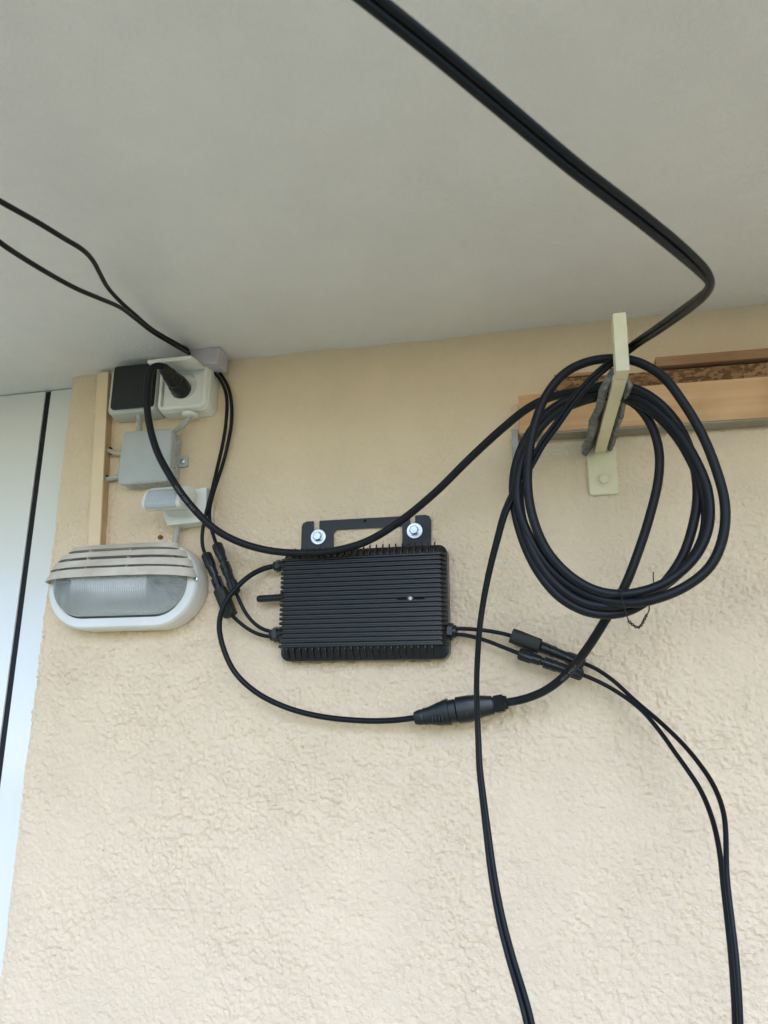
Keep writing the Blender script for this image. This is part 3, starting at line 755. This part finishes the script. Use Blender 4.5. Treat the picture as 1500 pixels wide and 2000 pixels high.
def connector(a, b, flip=False, sleeve=None):
    """two mated solar plugs; returns geometry for the half at a and the half at b"""
    a = np.array(a, float); b = np.array(b, float); L = np.linalg.norm(b - a)
    capr, bod = .0106, .0086
    h1 = join(lathe(a, b, [(0, .0055), (.001, .0085), (.004, capr), (L * .19, capr), (L * .22, capr * .92)], 24, rib=(0.003, L * .20, 12, .0014)),
              lathe(a, b, [(L * .20, bod * 1.03), (L * .34, bod), (L * .36, bod * .8), (L * .40, bod * .8), (L * .405, bod * 1.02), (L * .50, bod * 1.02)], 22))
    h2 = join(lathe(a, b, [(L * .49, bod * .86), (L * .53, bod * .86), (L * .535, bod * 1.06), (L * .74, bod), (L * .76, bod * 1.1)], 22),
              lathe(a, b, [(L * .75, capr * .9), (L * .78, capr), (L * .97, capr), (L * .99, .008), (L, .0055)], 24, rib=(L * .77, L * .985, 12, .0014)))
    t, u, v, L = axes(a, b)
    for sgn in (-1, 1):
        w_ = v if abs(v[1]) < abs(u[1]) else u
        c = a + t * L * .50 + w_ * sgn * bod * 1.02
        Mx = Matrix((tuple(t), tuple(np.cross(w_, t)), tuple(w_))).transposed().to_4x4()
        bm = bevel_box(c, (L * .20, .006, .0022), .0005, Mx)
        vv = [tuple(x.co) for x in bm.verts]; ff = [tuple(q.index for q in f.verts) for f in bm.faces]; bm.free()
        h1 = join(h1, (vv, ff))
    return h1, h2
def tape_sleeve(a, b, r=.0128, n=20, seed=1):
    g_ = np.random.default_rng(seed); a = np.array(a); b = np.array(b); L = np.linalg.norm(b - a)
    V, F = lathe(a, b, [(0, r * .75), (.0005, r), (L * .3, r * 1.02), (L * .6, r), (L * .95, r * 1.03), (L, r * .7)], n, sq=3.2, flat=.85)
    V = [v + g_.normal(0, .0004, 3) for v in V]
    return V, F
# left pair: panel cables A (right-hand run) and B (left-hand run) come off the ceiling
l1a, l1b = P(402, 1081, .030), P(451, 1204, .034)
l2a, l2b = P(423, 1062, .034), P(461, 1160, .040)
h1, h2 = connector(l1a, l1b); k1, k2 = connector(l2a, l2b)
dcl1 = [(538, 1244, .026), (515, 1242, .026), (490, 1232, .030), (468, 1216, .034), (455, 1204, .034), (448, 1196, .034)]
dcl2 = [(538, 1234, .026), (518, 1231, .026), (496, 1217, .030), (479, 1196, .036), (468, 1174, .040), (459, 1154, .040)]
d1 = add('lead', tube(smooth_path([P(*p) for p in dcl1]), RD, 10), M_solar, inv, sharp=60)
d2 = add('lead', tube(smooth_path([P(*p) for p in dcl2]), RD, 10), M_solar, inv, sharp=60)
c1 = add('connector', h2, M_plast, d1); add('connector', k2, M_plast, d2)
t_ = (np.array(l1b) - l1a)
add('tape_sleeve', tape_sleeve(l1a + t_ * .58, l1a + t_ * 1.0, .0128, seed=4), M_olive, d1)
# right pair
r1a, r1b = P(1001, 1242, .030), P(1142, 1297, .026)
r2a, r2b = P(1012, 1276, .040), P(1139, 1319, .040)
p1, p2 = connector(r1a, r1b); q1, q2 = connector(r2a, r2b)
dcr1 = [(884, 1228, .026), (905, 1228, .026), (945, 1231, .028), (985, 1238, .030), (1006, 1244, .030)]
dcr2 = [(884, 1239, .026), (905, 1240, .026), (940, 1248, .030), (980, 1263, .037), (1018, 1278, .040)]
d3 = add('lead', tube(smooth_path([P(*p) for p in dcr1]), RD, 10), M_solar, inv, sharp=60)
d4 = add('lead', tube(smooth_path([P(*p) for p in dcr2]), RD, 10), M_solar, inv, sharp=60)
add('connector', p1, M_plast, d3); add('connector', q1, M_plast, d4)
t_ = (np.array(r1b) - r1a)
add('tape_sleeve', tape_sleeve(r1a + t_ * -.02, r1a + t_ * .40, .0130, seed=9), M_olive, d3)

# ---- bolts that hold the inverter
for (px, py, lab) in ((622, 1049, 'left hex bolt and bright washer in the inverter plate slot'), (810, 1037, 'right hex bolt and bright washer in the inverter plate slot')):
    c = P(px, py, .0064)
    b_ = thing('mounting_bolt', c, lab, 'bolt', 'bolts holding the inverter')
    add('washer', ringplate(c[0], c[2], [(.0064, .0302, .0302, .0150), (.0080, .0302, .0302, .0150), (.0084, .0292, .0292, .0145), (.0084, .010, .010, .0049)], 8), M_zinc, b_)
    cc = c + np.array([0, -.0018, 0])
    add('bolt_head', join(lathe(cc, cc + np.array([0, -.0085, 0]), [(0, .0095), (.0064, .0095), (.0080, .0080), (.0085, .0076)], 6, ref=(.35, 0, .93)),
                          lathe(cc, cc + np.array([0, -.0018, 0]), [(0, .0108), (.0016, .0106)], 20)), M_zinc, b_)

# ---- solar cables from the left along the ceiling
GA = 'thin black solar cables'
A = [np.array([-1.02, -1.34, 2.62]), np.array([-.96, -1.22, 2.42]), np.array([-.90, -1.08, 2.40]), PD(-60, 358, .82), PD(0, 393, .86), PD(75, 435, .93), PD(129, 468, .99), PD(159, 486, 1.03), PD(180, 507, 1.08), PD(195, 534, 1.14), PD(210, 561, 1.20), PD(234, 588, 1.27), PD(264, 615, 1.34), PD(300, 645, 1.42), PD(345, 671, 1.49), P(385, 693, .022)]
A += [P(*p) for p in ((415, 713, .014), (432, 732, .012), (446, 757, .012), (452, 786, .012), (452, 827, .012), (445, 867, .013), (435, 907, .014), (424, 940, .018), (414, 973, .024), (409, 1000, .028), (412, 1028, .030), (420, 1056, .034), (425, 1068, .034))]
B = [np.array([-1.06, -1.34, 2.62]), np.array([-1.00, -1.22, 2.42]), np.array([-.93, -1.05, 2.39]), PD(-60, 430, .86), PD(0, 474, .90), PD(45, 504, .95), PD(105, 540, 1.02), PD(150, 564, 1.08), PD(195, 583, 1.15), PD(234, 600, 1.23), PD(264, 622, 1.32), PD(300, 650, 1.40), PD(345, 677, 1.46), P(382, 699, .030)]
B += [P(*p) for p in ((408, 718, .022), (426, 736, .020), (438, 757, .018), (443, 778, .017), (443, 800, .017), (440, 838, .017), (434, 872, .018), (426, 907, .022), (418, 941, .030), (410, 973, .034), (403, 1000, .032), (397, 1028, .030), (394.5, 1053, .030), (397, 1074, .030), (404, 1088, .030))]
sa = thing('solar_cable', A[0], 'thin black ceiling cable ending in the upper of the left connectors', 'cable', GA)
add('sheath', tube(smooth_path(A), RS, 12), M_solar, sa, sharp=60); add('connector', k1, M_plast, sa)
sb = thing('solar_cable', B[0], 'thin black ceiling cable ending in the taped connector beside the lamp', 'cable', GA)
add('sheath', tube(smooth_path(B), RS, 12), M_solar, sb, sharp=60); add('connector', h1, M_plast, sb)

# ---- solar cables: right connectors, down in a slack bight, up over the bracket and off along under the balcony
down1 = [(1136, 1294, .026), (1160, 1304, .028), (1195, 1327, .035), (1240, 1368, .05), (1300, 1420, .08), (1340, 1460, .11), (1372, 1500, .14), (1391.6, 1530, .16), (1407, 1565, .18), (1415.5, 1600, .20), (1418, 1643, .215), (1418.5, 1686, .23), (1421, 1725, .24), (1427, 1777, .25), (1437, 1860, .265), (1443, 1933, .275), (1446, 2000, .28)]
down2 = [(1132, 1316, .040), (1160, 1327, .040), (1200, 1348, .045), (1250, 1384, .06), (1290, 1430, .085), (1320, 1472, .11), (1340, 1500, .13), (1366, 1539, .15), (1387, 1587, .175), (1400, 1634, .20), (1408, 1682, .215), (1412, 1725, .225), (1418, 1777, .235), (1427, 1860, .25), (1432.5, 1933, .26), (1435.5, 2000, .265)]
upc = [(1034, 2000, .30), (1019, 1942, .29), (999.5, 1877, .275), (980, 1803, .26), (963.5, 1717, .245), (952, 1630, .23), (943, 1556, .215), (936.7, 1500, .205), (934, 1439, .20), (932, 1393, .20), (930.7, 1340, .205), (932.5, 1287, .21), (937, 1225, .22), (944, 1175, .225), (957, 1110, .235), (971, 1055, .245), (984, 1007, .252), (997, 976, .256), (1017, 940, .262), (1037, 907, .268), (1058, 869, .275), (1086.6, 830, .283), (1111, 795, .29), (1140, 758, .298), (1168, 729, .304)]
top = [(1200, 704, 1.10), (1236, 676, 1.085), (1280, 646, .99), (1313, 623, .92), (1345, 600, .84), (1368, 582, .775), (1383, 566, .735), (1387, 551, .71), (1377, 534, .695), (1329, 489, .66), (1244, 420, .615), (1120, 325, .57), (973, 202, .53), (847, 97, .50), (723, -2, .475), (600, -98, .455)]
def slack(k):
    e0 = P(*(down1 if k == 0 else down2)[-1]); e1 = P(*upc[0]); g_ = []
    for f in (0.12, .3, .5, .7, .88):
        x = e0 * (1 - f) + e1 * f; x = x + np.array([0, 0, -.42 * (4 * f * (1 - f)) ** .55]); g_.append(x)
    return g_
def offs(pts3, sgn, mode):
    q = np.array(pts3); t = np.gradient(q, axis=0); out_ = []
    for i in range(len(q)):
        vd = q[i] - C0; vd /= np.linalg.norm(vd)
        s = np.cross(t[i], vd); s /= np.linalg.norm(s) + 1e-9
        m_ = mode[i]
        out_.append(q[i] + sgn * RS * 0.95 * (s * m_ + vd * math.sqrt(max(0, 1 - m_ * m_))))
    return out_
up3 = [P(*p) for p in upc]; top3 = [PD(*p) for p in top] + [np.array([-.30, -1.16, 2.26]), np.array([-.36, -1.26, 2.40]), np.array([-.38, -1.30, 2.62])]
both = up3 + top3
mode = [1, 1, .95, .9, .8, .65, .5, .4, .3, .25, .2, .2, .25, .3, .4, .5, .6, .7, .75, .8, .8, .8, .8, .8, .8] + [.8, .9, .95, .9, .8, .6, .3, .25, .7, 1, 1, 1, 1, 1, 1, 1, 1, 1, 1]
for k, (dn, hh, lab) in enumerate(((down1, p2, 'thin black cable from the upper right connector, slack down and up to bracket and balcony'),
                                   (down2, q2, 'thin black cable from the lower right connector, slack down and up to bracket and balcony'))):
    path = [P(*p) for p in dn] + slack(k) + offs(both, -1 if k == 0 else 1, mode)
    o = thing('solar_cable', path[0], lab, 'cable', GA)
    add('sheath', tube(smooth_path(path), RS, 12), M_solar, o, sharp=60); add('connector', hh, M_plast, o)

# ---- thick extension cable: plug, run over the inverter, coil on the bracket, coupler
ext = thing('extension_cable', P(350, 757, .045), 'thick black extension cable coiled over the bracket and plugged into the socket', 'cable')
e_in = [(318, 716, .128), (306, 713, .140), (294, 722, .146), (288, 745, .145), (287, 790, .142), (293, 835, .139), (307, 882, .136), (330, 926, .133), (366, 979, .127), (418, 1032, .108), (470, 1060, .088), (530, 1076, .074), (590, 1080, .068), (650, 1076, .070), (715, 1058, .078), (780, 1019, .095), (850, 962, .120), (920, 893, .145), (980, 838, .170), (1030, 798, .195), (1075, 776, .22), (1130, 764, .245)]
l1 = [(1190, 752, .262), (1248, 762, .262), (1298, 797, .26), (1336, 850, .255), (1358, 920, .25), (1362, 975, .25), (1350, 1040, .248), (1330, 1093, .245), (1292, 1145, .243), (1248, 1184, .243), (1205, 1199, .245), (1150, 1196, .248), (1095, 1168, .25), (1050, 1115, .25), (1018, 1045, .25), (1003, 975, .25), (1006, 915, .25), (1026, 860, .25), (1062, 812, .25), (1120, 776, .25)]
l2 = [(1192, 762, .250), (1255, 780, .252), (1315, 832, .26), (1356, 893, .265), (1383, 960, .268), (1384, 1030, .268), (1356, 1090, .266), (1300, 1138, .265), (1255, 1155, .265), (1210, 1161, .266), (1160, 1152, .266), (1110, 1122, .266), (1068, 1075, .266), (1042, 1015, .268), (1031, 955, .27), (1033, 890, .272), (1044, 830, .275), (1068, 770, .278), (1105, 727, .282), (1150, 706, .286)]
l3 = [(1196, 700, .290), (1240, 705, .288), (1292, 733, .285), (1335, 787, .282), (1372, 850, .28), (1400, 920, .28), (1416, 985, .28), (1412, 1050, .28), (1388, 1105, .278), (1345, 1142, .276), (1290, 1167, .274), (1235, 1178, .268), (1180, 1172, .258), (1125, 1150, .256), (1075, 1110, .254), (1035, 1050, .258), (1012, 985, .262), (1014, 922, .262), (1036, 864, .262), (1075, 815, .258), (1130, 786, .245)]
out_run = [(1190, 774, .232), (1236, 786, .232), (1270, 826, .23), (1287, 880, .225), (1286, 935, .22), (1270, 1005, .215), (1246, 1080, .21), (1218, 1150, .205), (1180, 1215, .18), (1146, 1268, .145), (1110, 1313, .105), (1068, 1347, .075), (1025, 1365, .055), (985, 1373, .046)]
l4 = [(1190, 769, .240), (1252, 790, .245), (1308, 836, .25), (1350, 900, .256), (1376, 970, .258), (1376, 1038, .258), (1350, 1094, .256), (1305, 1138, .254), (1250, 1170, .254), (1195, 1184, .254), (1138, 1176, .254), (1085, 1140, .254), (1045, 1085, .256), (1020, 1015, .258), (1014, 950, .258), (1024, 890, .258), (1050, 838, .258), (1095, 800, .254), (1140, 780, .245)]
ep = [P(*p) for p in e_in + l1 + l4 + l2 + l3 + out_run]
q = smooth_path(ep)
add('sheath', tube(q, RC, 14), M_cable, ext, sharp=60)
# plug: straight out of the socket well, narrowing to a ribbed collar
pa = P(352, 759, .0455); pa = W(-.7185, 2.382, .026); pb = P(318, 717, .128)
pg = add('plug', lathe(pa, pb, [(0, .0195), (.003, .0205), (.034, .0205), (.040, .0190), (.044, .0165), (.046, .0150), (.047, .0165), (.056, .0165), (.058, .0158), (.072, .0150), (.078, .0140), (.079, .0125), (.096, .0115), (.101, .0095), (.106, .0070)], 28), M_plast, ext)
t, u, v, L = axes(pa, pb)
add('collar', lathe(np.array(pa) + t * .046, pb, [(0, .0170), (.001, .0176), (.009, .0176), (.010, .0170)], 24, rib=(0, .012, 12, .001)), M_plast, pg)
cp = add('coupler_half', join(coupling([(.47, .0170, .001), (.475, .0222, .001), (.60, .0225, .0005), (.66, .0210, .001), (.74, .0180, .001), (.83, .0158, 0), (.85, .0150, 0)]),
                              coupling([(.85, .0128, 0), (.87, .0128, 0)])), M_plast, ext)
t, u, v, L = axes(A0, A1)
add('gland_nut', lathe(A0, A1, [(L * .865, .0130), (L * .87, .0160), (L * .96, .0160), (L * .965, .0138), (L * 1.0, .0115), (L * 1.005, .0070)], 6, ref=(0, -.4, .9)), M_plast, cp)
for k in range(4):
    c = A0 + t * (L * (.58 + .035 * k)) - u * (.0085 - .0010 * k); nrm = -v if (-v)[1] < 0 else v
    Mx = Matrix((tuple(t), tuple(nrm), tuple(u))).transposed().to_4x4()
    add('grip_groove', bevel_box(c + nrm * (.0158 - .001 * k), (.0016, .004, .010), .0004, Mx), M_plast, cp)

# ---- twisted tie wire at the bottom of the coil
tw = thing('tie_wire', P(1230, 1210, .28), 'thin rusty wire twisted round the bottom of the cable coil', 'wire')
wa = [(1209, 1150, .268), (1212, 1156, .282), (1216, 1172, .287), (1220, 1188, .287), (1225, 1205, .274), (1228, 1213, .268)]
add('loop', tube(smooth_path([P(*p) for p in wa], .002), .0009, 6), M_rust, tw)
tp = smooth_path([P(*p) for p in ((1226, 1213, .268), (1231, 1216, .268), (1238, 1222, .268), (1246, 1226, .266), (1252, 1222, .264), (1258, 1211, .262), (1264, 1200, .258))], .0012)
T_, N_, B_ = frames(tp); ph = np.linspace(0, 8 * math.pi, len(tp))
for s in (0, math.pi):
    q2_ = tp + (N_ * np.cos(ph + s)[:, None] + B_ * np.sin(ph + s)[:, None]) * .0013
    add('twist', tube(q2_, .0009, 6), M_rust, tw)
add('loop', tube(smooth_path([P(*p) for p in ((1264, 1200, .258), (1268, 1190, .24), (1267, 1168, .236), (1267, 1158, .24))], .002), .0009, 6), M_rust, tw)
add('free_end', tube(smooth_path([P(*p) for p in ((1278, 1168, .25), (1278, 1150, .25), (1276, 1130, .25), (1276, 1117, .25))], .002), .0009, 6), M_rust, tw)

# ---- faded white print on the thick cable's sheath
def cable_print(i0, s, text, h):
    """lays flat lettering on the sheath, reading along the cable on its side towards the open"""
    cu = bpy.data.curves.new('print', 'FONT'); cu.body = text; cu.size = h; cu.resolution_u = 1
    ob = bpy.data.objects.new('print_tmp', cu); COL.objects.link(ob)
    bpy.context.view_layer.update()
    me = bpy.data.meshes.new_from_object(ob.evaluated_get(bpy.context.evaluated_depsgraph_get()))
    bpy.data.objects.remove(ob)
    seg = q[i0:]; dl = np.r_[0, np.cumsum(np.linalg.norm(np.diff(seg, axis=0), axis=1))]
    co = np.array([v.co[:] for v in me.vertices]); F = [tuple(p.vertices) for p in me.polygons]; bpy.data.meshes.remove(me)
    V = []
    for x, y, _ in co:
        c = np.array([np.interp(x, dl, seg[:, k]) for k in range(3)]); c2 = np.array([np.interp(x + .002, dl, seg[:, k]) for k in range(3)])
        tt = (c2 - c) / np.linalg.norm(c2 - c); o_ = np.array([.15, -1, -.15]); o_ -= tt * (o_ @ tt); o_ /= np.linalg.norm(o_)
        u_ = np.cross(o_, tt); u_ = u_ if s > 0 else u_
        a = (y - h * .35) / RC
        V.append(c + (o_ * math.cos(a) + u_ * -math.sin(a) * s) * (RC * 1.012))
    return V, F
def near_idx(px, py, d, lo, hi):
    w_ = P(px, py, d); n_ = len(q); k0, k1 = int(n_ * lo), int(n_ * hi)
    return k0 + int(np.argmin(np.linalg.norm(q[k0:k1] - w_, axis=1)))
add('sheath_print', cable_print(near_idx(345, 948, .13, 0, .3), -1, 'H07RN-F  <VDE>  3G2.5', .0058), M_print, ext, sharp=0)
add('sheath_print', cable_print(near_idx(1130, 1288, .12, .8, 1), -1, 'H07RN-F  <VDE>', .0058), M_print, ext, sharp=0)
